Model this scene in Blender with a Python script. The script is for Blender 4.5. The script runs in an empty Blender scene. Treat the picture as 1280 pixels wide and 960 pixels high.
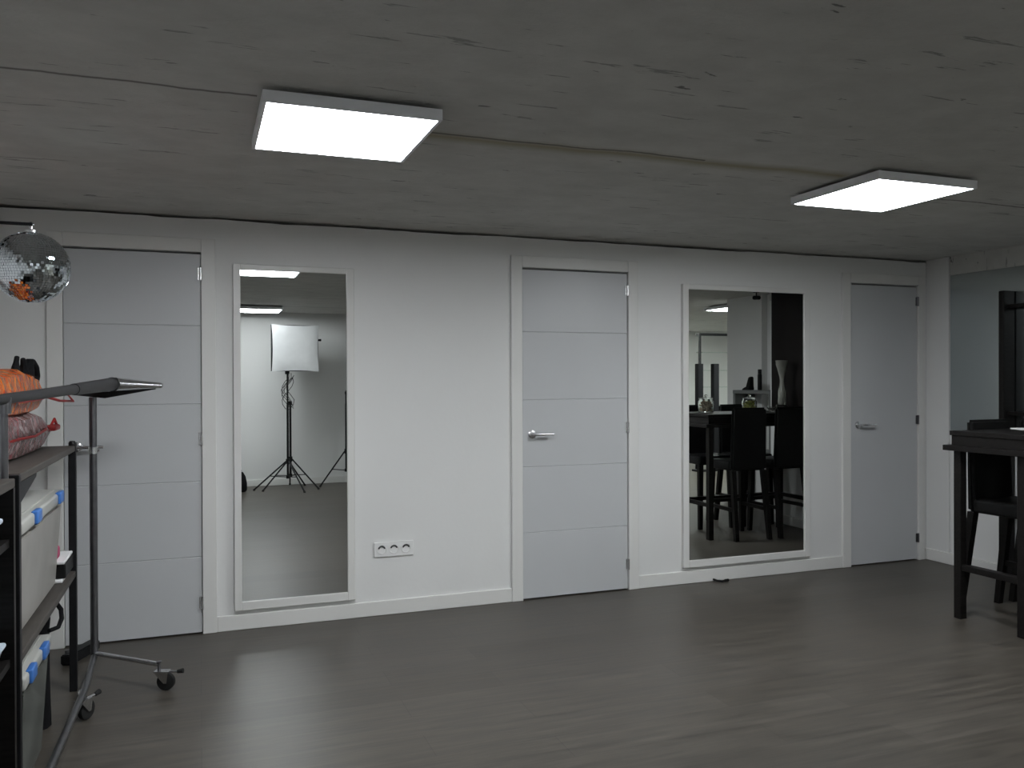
import bpy, bmesh, math, random
from mathutils import Vector, Matrix, noise
random.seed(7)
S = bpy.context.scene
COL = S.collection
PI = math.pi

# ------------------------------------------------------------------ materials
MATS = {}
def mat(name, color=(0.8, 0.8, 0.8), rough=0.5, metal=0.0, spec=0.5, trans=0.0, ior=1.45,
        emit=None, strength=0.0, coat=0.0, alpha=1.0, nscale=0.0, namp=0.0, bump=0.0, bscale=60.0, stretch=(1, 1, 1)):
    m = bpy.data.materials.new(name); m.use_nodes = True
    nt = m.node_tree; b = nt.nodes['Principled BSDF']
    b.inputs['Base Color'].default_value = (*color, 1)
    b.inputs['Roughness'].default_value = rough
    b.inputs['Metallic'].default_value = metal
    b.inputs['Specular IOR Level'].default_value = spec
    b.inputs['Transmission Weight'].default_value = trans
    b.inputs['IOR'].default_value = ior
    b.inputs['Coat Weight'].default_value = coat
    b.inputs['Alpha'].default_value = alpha
    if emit:
        b.inputs['Emission Color'].default_value = (*emit, 1)
        b.inputs['Emission Strength'].default_value = strength
    if nscale or bump:
        tc = nt.nodes.new('ShaderNodeTexCoord'); mp = nt.nodes.new('ShaderNodeMapping')
        mp.inputs['Scale'].default_value = stretch
        nt.links.new(tc.outputs['Object'], mp.inputs['Vector'])
    if nscale:
        n = nt.nodes.new('ShaderNodeTexNoise'); n.inputs['Scale'].default_value = nscale
        n.inputs['Detail'].default_value = 5
        nt.links.new(mp.outputs[0], n.inputs['Vector'])
        r = nt.nodes.new('ShaderNodeValToRGB')
        r.color_ramp.elements[0].position = 0.3; r.color_ramp.elements[1].position = 0.7
        r.color_ramp.elements[0].color = (*[max(0, c * (1 - namp)) for c in color], 1)
        r.color_ramp.elements[1].color = (*[min(1, c * (1 + namp)) for c in color], 1)
        nt.links.new(n.outputs['Fac'], r.inputs['Fac'])
        nt.links.new(r.outputs['Color'], b.inputs['Base Color'])
    if bump:
        n2 = nt.nodes.new('ShaderNodeTexNoise'); n2.inputs['Scale'].default_value = bscale
        n2.inputs['Detail'].default_value = 4
        nt.links.new(mp.outputs[0], n2.inputs['Vector'])
        bp = nt.nodes.new('ShaderNodeBump'); bp.inputs['Strength'].default_value = bump
        bp.inputs['Distance'].default_value = 0.01
        nt.links.new(n2.outputs['Fac'], bp.inputs['Height'])
        nt.links.new(bp.outputs[0], b.inputs['Normal'])
    MATS[name] = m
    return m

wall_paint = mat('white wall paint', (0.70, 0.70, 0.69), 0.55, nscale=1.3, namp=0.02, bump=0.06, bscale=35)
trim_paint = mat('white trim lacquer', (0.68, 0.675, 0.655), 0.35, nscale=3, namp=0.02)
door_lacquer = mat('pale grey door lacquer', (0.50, 0.51, 0.52), 0.38, nscale=2, namp=0.02)
chrome = mat('brushed steel', (0.66, 0.66, 0.67), 0.27, 1.0, nscale=40, namp=0.06)
rail_dark = mat('dark rail coating', (0.016, 0.016, 0.017), 0.42, 0.0, spec=0.3, nscale=25, namp=0.1)
dark_steel = mat('dull dark steel', (0.17, 0.17, 0.18), 0.3, 0.95, nscale=25, namp=0.1)
black_metal = mat('black painted metal', (0.012, 0.012, 0.013), 0.4, spec=0.14, nscale=30, namp=0.15)
black_wood = mat('black brown wood', (0.009, 0.008, 0.0075), 0.42, spec=0.2, nscale=14, namp=0.4, stretch=(1, 8, 8))
black_leather = mat('black faux leather', (0.008, 0.008, 0.008), 0.42, spec=0.14, nscale=50, namp=0.2, bump=0.15, bscale=220)
black_plastic = mat('black plastic', (0.012, 0.012, 0.012), 0.35, spec=0.14, nscale=30, namp=0.1)
black_fabric = mat('black fabric', (0.008, 0.008, 0.009), 0.9, spec=0.14, nscale=80, namp=0.3)
board_grey = mat('dark grey shelf board', (0.060, 0.054, 0.048), 0.5, spec=0.25, nscale=10, namp=0.2, stretch=(6, 1, 6))
mirror_glass = mat('silvered mirror', (0.80, 0.825, 0.81), 0.004, 1.0)
mirror_dim = mat('silvered mirror greyed', (0.52, 0.56, 0.56), 0.22, 1.0, nscale=2, namp=0.05)
ball_tile = mat('mirror tile', (0.62, 0.67, 0.71), 0.03, 1.0)
socket_white = mat('white socket plastic', (0.74, 0.74, 0.73), 0.3, nscale=8, namp=0.01)
socket_dark = mat('socket hole and shade dark', (0.05, 0.05, 0.05), 0.5, nscale=8, namp=0.1)
panel_frame = mat('white lamp frame', (0.80, 0.81, 0.84), 0.4, nscale=8, namp=0.02)
clear_plastic = mat('cloudy clear plastic', (0.40, 0.385, 0.355), 0.28, trans=0.3, ior=1.2, nscale=6, namp=0.12)
smoky_plastic = mat('smoky clear plastic', (0.16, 0.17, 0.155), 0.25, trans=0.3, ior=1.2, nscale=5, namp=0.35)
lid_plastic = mat('white clear lid plastic', (0.44, 0.44, 0.41), 0.3, trans=0.2, ior=1.2, nscale=6, namp=0.05)
blue_plastic = mat('blue latch plastic', (0.045, 0.15, 0.44), 0.35, nscale=12, namp=0.05)
glass = mat('clear glass', (0.95, 0.98, 0.96), 0.02, trans=1.0, ior=1.45)
shelf_glass = mat('greenish shelf glass', (0.80, 0.92, 0.86), 0.02, trans=1.0, ior=1.3)
vase_glass = mat('milky vase glass', (0.36, 0.36, 0.32), 0.15, trans=0.35, ior=1.3, nscale=12, namp=0.15)
softbox_white = mat('white diffuser cloth', (0.93, 0.94, 0.95), 0.7, nscale=6, namp=0.05, bump=0.3, bscale=14)
candy_tan = mat('tan sweets', (0.45, 0.33, 0.24), 0.5, nscale=60, namp=0.6)
candy_green = mat('yellow green sweets', (0.36, 0.36, 0.06), 0.5, nscale=60, namp=0.7)
paper_white = mat('white paper', (0.8, 0.8, 0.8), 0.6, nscale=20, namp=0.02)
pink_cloth = mat('pink cloth', (0.42, 0.06, 0.14), 0.8, nscale=40, namp=0.2)
red_trim = mat('red piping', (0.34, 0.02, 0.02), 0.5, nscale=30, namp=0.15)
rubber = mat('dark rubber', (0.02, 0.02, 0.02), 0.6, spec=0.2, nscale=30, namp=0.15)
dark_panel = mat('dark brown panel', (0.010, 0.008, 0.0075), 0.5, spec=0.12, nscale=5, namp=0.4, stretch=(1, 1, 0.2))
grey_lacquer = mat('dark grey lacquer', (0.13, 0.135, 0.13), 0.4, nscale=5, namp=0.06)
glow = mat('lit diffuser', (1, 1, 1), 0.5, emit=(0.93, 0.965, 1.0), strength=44.0)
glow_fill = mat('added fill diffuser', (1, 1, 1), 0.5, emit=(0.93, 1.0, 0.96), strength=100.0)  # stronger glow, only for the two added panels in the side room

def concrete():
    m = bpy.data.materials.new('board marked grey concrete'); m.use_nodes = True
    nt = m.node_tree; N = nt.nodes; L = nt.links; b = N['Principled BSDF']
    b.inputs['Roughness'].default_value = 0.85
    b.inputs['Specular IOR Level'].default_value = 0.25
    tc = N.new('ShaderNodeTexCoord')
    def noise_n(scale, stretch, detail=6, rough=0.6):
        mp = N.new('ShaderNodeMapping'); mp.inputs['Scale'].default_value = stretch
        L.new(tc.outputs['Object'], mp.inputs['Vector'])
        n = N.new('ShaderNodeTexNoise'); n.inputs['Scale'].default_value = scale
        n.inputs['Detail'].default_value = detail; n.inputs['Roughness'].default_value = rough
        L.new(mp.outputs[0], n.inputs['Vector']); return n
    def ramp(src, stops):
        r = N.new('ShaderNodeValToRGB'); e = r.color_ramp.elements
        while len(e) < len(stops): e.new(0.5)
        for k, (p, c) in enumerate(stops):
            e[k].position = p; e[k].color = (*c, 1) if len(c) == 3 else c
        L.new(src, r.inputs['Fac']); return r
    def mul(a, bb, fac=1.0):
        x = N.new('ShaderNodeMix'); x.data_type = 'RGBA'; x.blend_type = 'MULTIPLY'
        x.inputs['Factor'].default_value = fac
        L.new(a, x.inputs['A']); L.new(bb, x.inputs['B']); return x.outputs['Result']
    base = ramp(noise_n(0.9, (1, 1, 1)).outputs['Fac'], [(0.3, (0.49, 0.485, 0.46)), (0.7, (0.575, 0.57, 0.545))])
    grain = ramp(noise_n(6, (0.9, 1.3, 1)).outputs['Fac'], [(0.35, (0.88,) * 3), (0.65, (1.0,) * 3)])
    c = mul(base.outputs['Color'], grain.outputs['Color'])
    # casting-board lines along x and broken scratches
    streak = ramp(noise_n(3.4, (0.8, 7, 1), 5, 0.62).outputs['Fac'], [(0.0, (1,) * 3), (0.645, (1,) * 3), (0.67, (0.40,) * 3), (0.71, (0.75,) * 3)])
    c = mul(c, streak.outputs['Color'], 0.85)
    pits = ramp(noise_n(9, (0.6, 1.7, 1), 4, 0.6).outputs['Fac'], [(0.0, (0.22,) * 3), (0.295, (0.3,) * 3), (0.32, (1,) * 3)])
    c = mul(c, pits.outputs['Color'], 0.9)
    mpr = N.new('ShaderNodeMapping'); mpr.inputs['Rotation'].default_value = (0, 0, 0.75); mpr.inputs['Scale'].default_value = (0.9, 7.5, 1)
    L.new(tc.outputs['Object'], mpr.inputs['Vector'])
    nr = N.new('ShaderNodeTexNoise'); nr.inputs['Scale'].default_value = 2.6; nr.inputs['Detail'].default_value = 5; nr.inputs['Roughness'].default_value = 0.6
    L.new(mpr.outputs[0], nr.inputs['Vector'])
    slant = ramp(nr.outputs['Fac'], [(0.0, (1,) * 3), (0.685, (1,) * 3), (0.705, (0.4,) * 3), (0.75, (0.8,) * 3)])
    c = mul(c, slant.outputs['Color'], 0.85)
    # the long stained crack, about y = -1.88, and its partner near y = -2.06
    sx = N.new('ShaderNodeSeparateXYZ'); L.new(tc.outputs['Object'], sx.inputs[0])
    wob = noise_n(1.6, (1, 0.2, 1), 5, 0.6)
    def math_n(op, a, bval=None, b_sock=None):
        x = N.new('ShaderNodeMath'); x.operation = op
        L.new(a, x.inputs[0])
        if b_sock is not None: L.new(b_sock, x.inputs[1])
        elif bval is not None: x.inputs[1].default_value = bval
        return x.outputs[0]
    w = math_n('MULTIPLY', math_n('SUBTRACT', wob.outputs['Fac'], 0.5), 0.10)
    y = math_n('ADD', sx.outputs['Y'], b_sock=w)
    def line(y0, x0, x1, width, col):
        d = math_n('ABSOLUTE', math_n('SUBTRACT', y, y0))
        near = math_n('SUBTRACT', d, width)
        a = math_n('GREATER_THAN', sx.outputs['X'], x0); bb = math_n('LESS_THAN', sx.outputs['X'], x1)
        inx = math_n('MULTIPLY', a, b_sock=bb)
        f = N.new('ShaderNodeMapRange'); f.inputs['From Min'].default_value = 0.0; f.inputs['From Max'].default_value = width
        f.inputs['To Min'].default_value = 1.0; f.inputs['To Max'].default_value = 0.0
        L.new(d, f.inputs['Value'])
        fac = math_n('MULTIPLY', f.outputs[0], b_sock=inx)
        return fac
    def tint(c, fac, col):
        x = N.new('ShaderNodeMix'); x.data_type = 'RGBA'; L.new(fac, x.inputs['Factor'])
        L.new(c, x.inputs['A']); x.inputs['B'].default_value = (*col, 1); return x.outputs['Result']
    c = tint(c, line(-1.85, 0.75, 2.62, 0.075, None), (0.32, 0.285, 0.20))
    c = tint(c, line(-1.885, 0.75, 1.9, 0.012, None), (0.10, 0.095, 0.085))
    c = tint(c, line(-2.06, -0.9, 0.17, 0.013, None), (0.11, 0.10, 0.095))
    c = tint(c, line(-1.645, 3.4, 5.1, 0.013, None), (0.11, 0.10, 0.095))
    c = tint(c, line(-5.47, -0.9, 5.0, 0.03, None), (0.2, 0.2, 0.19))
    L.new(c, b.inputs['Base Color'])
    bp = N.new('ShaderNodeBump'); bp.inputs['Strength'].default_value = 0.5; bp.inputs['Distance'].default_value = 0.02
    L.new(noise_n(5, (0.9, 1.5, 1), 8, 0.68).outputs['Fac'], bp.inputs['Height']); L.new(bp.outputs[0], b.inputs['Normal'])
    return m
concrete_mat = concrete()

def floor_material():
    m = bpy.data.materials.new('dark grey oak planks'); m.use_nodes = True
    nt = m.node_tree; N = nt.nodes; L = nt.links; b = N['Principled BSDF']
    tc = N.new('ShaderNodeTexCoord')
    br = N.new('ShaderNodeTexBrick')
    br.inputs['Scale'].default_value = 1.0
    br.inputs['Brick Width'].default_value = 1.25; br.inputs['Row Height'].default_value = 0.185
    br.inputs['Mortar Size'].default_value = 0.0018; br.inputs['Mortar Smooth'].default_value = 0.2
    br.offset = 0.37; br.inputs['Bias'].default_value = 0.0
    br.inputs['Color1'].default_value = (0.060, 0.053, 0.044, 1)
    br.inputs['Color2'].default_value = (0.073, 0.065, 0.055, 1)
    br.inputs['Mortar'].default_value = (0.05, 0.044, 0.038, 1)
    L.new(tc.outputs['Object'], br.inputs['Vector'])
    mp = N.new('ShaderNodeMapping'); mp.inputs['Scale'].default_value = (1.0, 11, 1)
    L.new(tc.outputs['Object'], mp.inputs['Vector'])
    n = N.new('ShaderNodeTexNoise'); n.inputs['Scale'].default_value = 2.6; n.inputs['Detail'].default_value = 7
    n.inputs['Roughness'].default_value = 0.62
    L.new(mp.outputs[0], n.inputs['Vector'])
    r = N.new('ShaderNodeValToRGB')
    r.color_ramp.elements[0].position = 0.3; r.color_ramp.elements[0].color = (0.62, 0.62, 0.62, 1)
    r.color_ramp.elements[1].position = 0.72; r.color_ramp.elements[1].color = (1.36, 1.35, 1.32, 1)
    L.new(n.outputs['Fac'], r.inputs['Fac'])
    x = N.new('ShaderNodeMix'); x.data_type = 'RGBA'; x.blend_type = 'MULTIPLY'; x.inputs['Factor'].default_value = 1
    L.new(br.outputs['Color'], x.inputs['A']); L.new(r.outputs['Color'], x.inputs['B'])
    L.new(x.outputs['Result'], b.inputs['Base Color'])
    rr = N.new('ShaderNodeMapRange'); rr.inputs['To Min'].default_value = 0.30; rr.inputs['To Max'].default_value = 0.52
    L.new(n.outputs['Fac'], rr.inputs['Value']); L.new(rr.outputs[0], b.inputs['Roughness'])
    b.inputs['Specular IOR Level'].default_value = 0.4
    bp = N.new('ShaderNodeBump'); bp.inputs['Strength'].default_value = 0.25; bp.inputs['Distance'].default_value = 0.003
    L.new(n.outputs['Fac'], bp.inputs['Height']); L.new(bp.outputs[0], b.inputs['Normal'])
    return m
floor_mat = floor_material()

def bag_material(name, cols, scale):
    m = bpy.data.materials.new(name); m.use_nodes = True
    nt = m.node_tree; N = nt.nodes; L = nt.links; b = N['Principled BSDF']
    b.inputs['Roughness'].default_value = 0.2; b.inputs['Specular IOR Level'].default_value = 0.35
    tc = N.new('ShaderNodeTexCoord')
    v = N.new('ShaderNodeTexVoronoi'); v.inputs['Scale'].default_value = scale
    n = N.new('ShaderNodeTexNoise'); n.inputs['Scale'].default_value = 22; n.inputs['Detail'].default_value = 3
    n3 = N.new('ShaderNodeTexNoise'); n3.inputs['Scale'].default_value = 6
    L.new(tc.outputs['Object'], n3.inputs['Vector'])
    L.new(tc.outputs['Object'], n.inputs['Vector'])
    mixv = N.new('ShaderNodeMix'); mixv.data_type = 'VECTOR'; mixv.inputs['Factor'].default_value = 0.12
    L.new(tc.outputs['Object'], mixv.inputs['A']); L.new(n3.outputs['Color'], mixv.inputs['B'])
    L.new(mixv.outputs['Result'], v.inputs['Vector'])
    s = N.new('ShaderNodeSeparateColor'); L.new(v.outputs['Color'], s.inputs[0])
    r = N.new('ShaderNodeValToRGB'); e = r.color_ramp.elements
    while len(e) < len(cols): e.new(0.5)
    for k, c in enumerate(cols): e[k].position = k / (len(cols) - 1); e[k].color = (*c, 1)
    L.new(s.outputs[0], r.inputs['Fac']); L.new(r.outputs['Color'], b.inputs['Base Color'])
    bp = N.new('ShaderNodeBump'); bp.inputs['Strength'].default_value = 1.0; bp.inputs['Distance'].default_value = 0.03
    L.new(n.outputs['Fac'], bp.inputs['Height']); L.new(bp.outputs[0], b.inputs['Normal'])
    return m
orange_bag_mat = bag_material('orange film over cloth', [(0.42, 0.07, 0.012), (0.50, 0.13, 0.02), (0.30, 0.035, 0.012), (0.48, 0.19, 0.05), (0.38, 0.06, 0.02)], 38)
pink_bag_mat = bag_material('clear film over pink cloth', [(0.13, 0.06, 0.06), (0.22, 0.12, 0.12), (0.10, 0.06, 0.055), (0.40, 0.33, 0.33), (0.20, 0.03, 0.04)], 42)

# ------------------------------------------------------------------ mesh helpers
def box(bm, x0, x1, y0, y1, z0, z1, bevel=0.0, seg=2):
    g = bmesh.ops.create_cube(bm, size=1.0)
    for v in g['verts']:
        v.co = Vector(((x0 + x1) / 2 + v.co.x * (x1 - x0), (y0 + y1) / 2 + v.co.y * (y1 - y0), (z0 + z1) / 2 + v.co.z * (z1 - z0)))
    if bevel > 0:
        es = list({e for v in g['verts'] for e in v.link_edges})
        bmesh.ops.bevel(bm, geom=es, offset=bevel, segments=seg, affect='EDGES', profile=0.5)
def hexa(bm, bot, top):
    vs = [bm.verts.new(p) for p in bot] + [bm.verts.new(p) for p in top]
    n = len(bot)
    bm.faces.new(vs[:n][::-1]); bm.faces.new(vs[n:])
    for i in range(n):
        j = (i + 1) % n
        bm.faces.new((vs[i], vs[j], vs[n + j], vs[n + i]))
def tube(bm, pts, r, seg=10, caps=True):
    pts = [Vector(p) for p in pts]; n = len(pts)
    rs = r if isinstance(r, (list, tuple)) else [r] * n
    rings = []; up = None
    for i, p in enumerate(pts):
        d = (pts[min(i + 1, n - 1)] - pts[max(i - 1, 0)]).normalized()
        if up is None:
            up = Vector((0, 0, 1)) if abs(d.z) < 0.9 else Vector((1, 0, 0))
        a = d.cross(up).normalized(); up = a.cross(d).normalized()
        rings.append([bm.verts.new(p + (a * math.cos(t) + up * math.sin(t)) * rs[i]) for t in [2 * PI * k / seg for k in range(seg)]])
    for A, B in zip(rings, rings[1:]):
        for k in range(seg):
            bm.faces.new((A[k], A[(k + 1) % seg], B[(k + 1) % seg], B[k]))
    if caps:
        bm.faces.new(rings[0][::-1]); bm.faces.new(rings[-1])
def lathe(bm, prof, seg=24, c=(0, 0, 0), axis='z', twist=0.0, lobes=0, amp=0.0):
    rings = []
    for i, (r, h) in enumerate(prof):
        ring = []
        for k in range(seg):
            t = 2 * PI * k / seg
            rr = r * (1 + amp * math.cos(lobes * (t + twist * h))) if lobes else r
            p = Vector((rr * math.cos(t), rr * math.sin(t), h))
            if axis == 'y': p = Vector((p.x, -p.z, p.y))
            if axis == 'x': p = Vector((p.z, p.x, p.y))
            ring.append(bm.verts.new(p + Vector(c)))
        rings.append(ring)
    for A, B in zip(rings, rings[1:]):
        for k in range(seg):
            bm.faces.new((A[k], A[(k + 1) % seg], B[(k + 1) % seg], B[k]))
    if prof[0][0] > 1e-6: bm.faces.new(rings[0][::-1])
    if prof[-1][0] > 1e-6: bm.faces.new(rings[-1])
def arc(c, r, a0, a1, n, plane='xz'):
    out = []
    for k in range(n + 1):
        t = a0 + (a1 - a0) * k / n
        u, v = r * math.cos(t), r * math.sin(t)
        out.append((c[0] + u, c[1], c[2] + v) if plane == 'xz' else (c[0], c[1] + u, c[2] + v) if plane == 'yz' else (c[0] + u, c[1] + v, c[2]))
    return out

def root_of(o):
    while o.parent: o = o.parent
    return o
def obj(name, bm, material, parent=None, smooth=False, local=False, origin=None):
    """link bm as ONE mesh object; vertices are given in room coordinates unless local=True"""
    bmesh.ops.remove_doubles(bm, verts=bm.verts, dist=1e-6)
    bmesh.ops.recalc_face_normals(bm, faces=bm.faces)
    off = Vector((0, 0, 0))
    if not local:
        if parent is not None:
            o = parent
            while o is not None: off += o.location; o = o.parent
        elif origin is not None:
            off = Vector(origin)
        bmesh.ops.translate(bm, verts=bm.verts, vec=-off)
    me = bpy.data.meshes.new(name); bm.to_mesh(me); bm.free()
    me.materials.append(material)
    if smooth:
        for p in me.polygons: p.use_smooth = True
        me.set_sharp_from_angle(angle=math.radians(40))
    o = bpy.data.objects.new(name, me); COL.objects.link(o)
    if parent is not None: o.parent = parent
    elif origin is not None: o.location = origin
    return o
def tag(o, label, cat, group=None):
    o['label'] = label; o['category'] = cat
    if group: o['group'] = group
    return o
def thing(name, label, cat, loc=(0, 0, 0), rz=0.0, group=None):
    o = bpy.data.objects.new(name, None); COL.objects.link(o); o.empty_display_size = 0.1
    o.location = loc; o.rotation_euler = (0, 0, rz)
    return tag(o, label, cat, group)
def struct(name, bm, m, parent=None, smooth=False):
    o = obj(name, bm, m, parent, smooth)
    if parent is None: o['kind'] = 'structure'
    return o
def dup(root, loc, rz, label):
    r = root.copy(); COL.objects.link(r); r.location = loc; r.rotation_euler = (0, 0, rz); r['label'] = label
    for ch in list(root.children):
        c = ch.copy(); COL.objects.link(c); c.parent = r
        for g in list(ch.children):
            d = g.copy(); COL.objects.link(d); d.parent = c
    return r
def B(): return bmesh.new()

# ------------------------------------------------------------------ room
XL, XR, H = -1.02, 5.09, 2.222
YB = -6.4                      # wall behind the camera
bm = B(); box(bm, -1.2, 9.6, -9.0, 0.3, -0.08, 0.0); struct('floor', bm, floor_mat)
bm = B(); box(bm, -1.2, 9.6, -9.0, 0.3, H, H + 0.12); struct('ceiling', bm, concrete_mat)

# back wall with a ragged gap under the slab; door openings stay shallow recesses
DOORS = [(-0.645, 0.010, 'r'), (1.8396, 2.5649, 'r'), (4.3544, 4.985, 'r')]
DH = 2.03
bm = B()
segs = [(XL - 0.12, DOORS[0][0]), (DOORS[0][1], DOORS[1][0]), (DOORS[1][1], DOORS[2][0]), (DOORS[2][1], XR + 0.15)]
for a, b in segs:
    n = max(2, int((b - a) / 0.06)); prev = None
    vs = []
    for i in range(n + 1):
        x = a + (b - a) * i / n
        zt = 2.2085 + 0.006 * noise.noise(Vector((x * 3.1, 0.3, 0))) + 0.004 * noise.noise(Vector((x * 13, 2.3, 0)))
        vs.append([bm.verts.new((x, y, z)) for y, z in ((0, 0), (0.12, 0), (0.12, zt), (0, zt))])
    for A, C in zip(vs, vs[1:]):
        for k in range(4): bm.faces.new((A[k], A[(k + 1) % 4], C[(k + 1) % 4], C[k]))
    bm.faces.new(vs[0]); bm.faces.new(vs[-1][::-1])
for a, b, _ in DOORS:
    n = max(2, int((b - a) / 0.06)); vs = []
    for i in range(n + 1):
        x = a + (b - a) * i / n
        zt = 2.2085 + 0.006 * noise.noise(Vector((x * 3.1, 0.3, 0))) + 0.004 * noise.noise(Vector((x * 13, 2.3, 0)))
        vs.append([bm.verts.new((x, y, z)) for y, z in ((0, DH), (0.12, DH), (0.12, zt), (0, zt))])
    for A, C in zip(vs, vs[1:]):
        for k in range(4): bm.faces.new((A[k], A[(k + 1) % 4], C[(k + 1) % 4], C[k]))
    bm.faces.new(vs[0]); bm.faces.new(vs[-1][::-1])
    box(bm, a, b, 0.07, 0.12, 0, DH)
struct('wall_back', bm, wall_paint)
bm = B(); box(bm, XL - 0.12, XL, -9.0, 0.12, 0, H); struct('wall_left', bm, wall_paint)
bm = B(); box(bm, XL - 0.12, XR + 0.2, YB - 0.12, YB, 0, H); box(bm, XR + 0.2, XR + 0.32, -8.6, YB, 0, H)
struct('wall_front', bm, wall_paint)
bm = B(); box(bm, XR, XR + 0.14, -1.86, 0, 0, H); struct('wall_right', bm, wall_paint)
bm = B(); box(bm, 5.45, 5.9, -3.07, -2.47, 0, H); box(bm, 5.52, 5.66, -2.47, -1.78, 0, H); box(bm, XR + 0.14, 5.52, -1.86, -1.78, 0, H); struct('wall_pillar', bm, wall_paint)
bm = B(); box(bm, XR + 0.55, 9.4, -1.9, -1.78, 0, H); box(bm, 9.28, 9.4, -8.6, -1.9, 0, H); box(bm, XR + 0.2, 9.4, -8.6, -8.48, 0, H)
struct('wall_far', bm, wall_paint)
bm = B(); box(bm, XR - 0.012, XR + 0.02, -1.86, -0.205, 2.09, H); struct('trim_2', bm, concrete_mat)
bm = B(); box(bm, XR - 0.016, XR, -0.20, 0.0, 0.0, H); struct('trim_1', bm, wall_paint)

# skirting
def skirt(bm, x0, x1, y0, y1):
    box(bm, x0, x1, y0, y1, 0, 0.083, 0.004, 2)
JW, JD = 0.072, 0.016
bm = B()
for a, b in ((XL, DOORS[0][0] - JW), (DOORS[0][1] + JW, DOORS[1][0] - JW), (DOORS[1][1] + JW, DOORS[2][0] - JW), (DOORS[2][1] + JW, XR - 0.016)):
    skirt(bm, a, b, -0.012, 0.004)
struct('baseboard_back', bm, trim_paint)
bm = B(); skirt(bm, XR - 0.029, XR, -1.85, -0.012); struct('baseboard_right', bm, trim_paint)
bm = B(); skirt(bm, XL, XR, YB, YB + 0.014); struct('baseboard_front', bm, trim_paint)

# ------------------------------------------------------------------ doors
def door(idx, x0, x1, handle_at):
    bm = B()   # leaf with shallow V grooves, built as a profile swept over x
    yf = -0.002
    prof = []
    zs = [0.009, 0.410, 0.812, 1.224, 1.640, DH - 0.010] if idx < 3 else [0.009, DH - 0.010]
    g = 0.0035
    prof.append((yf, zs[0]))
    for z in zs[1:-1]:
        prof += [(yf, z - g), (yf + 0.004, z), (yf, z + g)]
    prof.append((yf, zs[-1])); prof += [(0.045, zs[-1]), (0.045, zs[0])]
    a, b = x0 + 0.003, x1 - 0.004
    L = [bm.verts.new((a, y, z)) for y, z in prof]; R = [bm.verts.new((b, y, z)) for y, z in prof]
    n = len(prof)
    for i in range(n): bm.faces.new((L[i], L[(i + 1) % n], R[(i + 1) % n], R[i]))
    bm.faces.new(L[::-1]); bm.faces.new(R)
    d = struct('door_%d' % idx, bm, door_lacquer)
    bm = B()   # architrave: two legs and a head
    box(bm, x0 - JW, x0, -JD, 0.002, 0, DH + JW, 0.003)
    box(bm, x1, x1 + (JW if idx < 3 else 0.06), -JD, 0.002, 0, DH + JW, 0.003)
    box(bm, x0, x1, -JD, 0.002, DH + 0.001, DH + JW, 0.003)
    f = obj('door_frame', bm, trim_paint, d)
    for zc in (1.915, 1.04, 0.165):
        bm = B(); tube(bm, [(x1 - 0.002, -0.012, zc - 0.034), (x1 - 0.002, -0.012, zc + 0.034)], 0.0075, 10)
        box(bm, x1 - 0.016, x1 - 0.001, -0.008, -0.001, zc - 0.032, zc + 0.032)
        obj('hinge', bm, chrome if idx < 3 else dark_steel, d, smooth=True)
    bm = B(); hz = 1.013
    hx = handle_at
    lathe(bm, [(0.0, 0.0), (0.026, 0.0), (0.026, 0.007), (0.022, 0.010), (0.010, 0.011), (0.010, 0.045), (0.0, 0.046)], 24, (hx, -0.002, hz), 'y')
    tube(bm, [(hx, -0.046, hz), (hx + 0.02, -0.050, hz), (hx + 0.06, -0.050, hz), (hx + 0.125, -0.046, hz)], [0.0095, 0.0095, 0.0085, 0.008], 12)
    obj('door_handle', bm, chrome, d, smooth=True)
    return d
door(1, *DOORS[0][:2], -0.585)
door(2, *DOORS[1][:2], 1.905)
door(3, *DOORS[2][:2], 4.425)

# ------------------------------------------------------------------ wall mirrors
def wall_mirror(x0, x1, z0, z1, fl, fr, fb, ft, label):
    t = thing('wall_mirror', label, 'mirror', ((x0 + x1) / 2, 0, z0 - fb))
    bm = B(); box(bm, x0, x1, -0.016, -0.004, z0, z1); obj('mirror_glass', bm, mirror_glass, t)
    bm = B()
    d0, d1 = -0.026, 0.0
    box(bm, x0 - fl, x0, d0, d1, z0 - fb, z1 + ft, 0.003); box(bm, x1, x1 + fr, d0, d1, z0 - fb, z1 + ft, 0.003)
    box(bm, x0, x1, d0, d1, z0 - fb, z0, 0.003); box(bm, x0, x1, d0, d1, z1, z1 + ft, 0.003)
    box(bm, x0, x1, -0.004, 0.0, z0, z1)
    obj('mirror_frame', bm, trim_paint, t)
    return t
wall_mirror(0.208, 0.776, 0.153, 1.944, 0.038, 0.042, 0.046, 0.032, 'tall narrow white-framed wall mirror between the first two doors, reflecting a softbox')
wall_mirror(3.006, 3.940, 0.153, 1.937, 0.044, 0.046, 0.046, 0.034, 'wide white-framed wall mirror right of the middle door, reflecting dark bar stools')
t = thing('frameless_mirror', 'frameless dim grey mirror on the right wall behind the bar table', 'mirror', (XR, -0.62, 0.97))
bm = B(); box(bm, XR - 0.008, XR, -1.08, -0.206, 0.97, 2.088, 0.002); obj('mirror_glass', bm, mirror_dim, t)
bm = B()
bm.free()
for yy in (-0.95, -0.35):
    bm = B(); box(bm, XR - 0.012, XR, yy - 0.012, yy + 0.012, 0.958, 0.985); obj('mirror_clip', bm, chrome, t)

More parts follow.
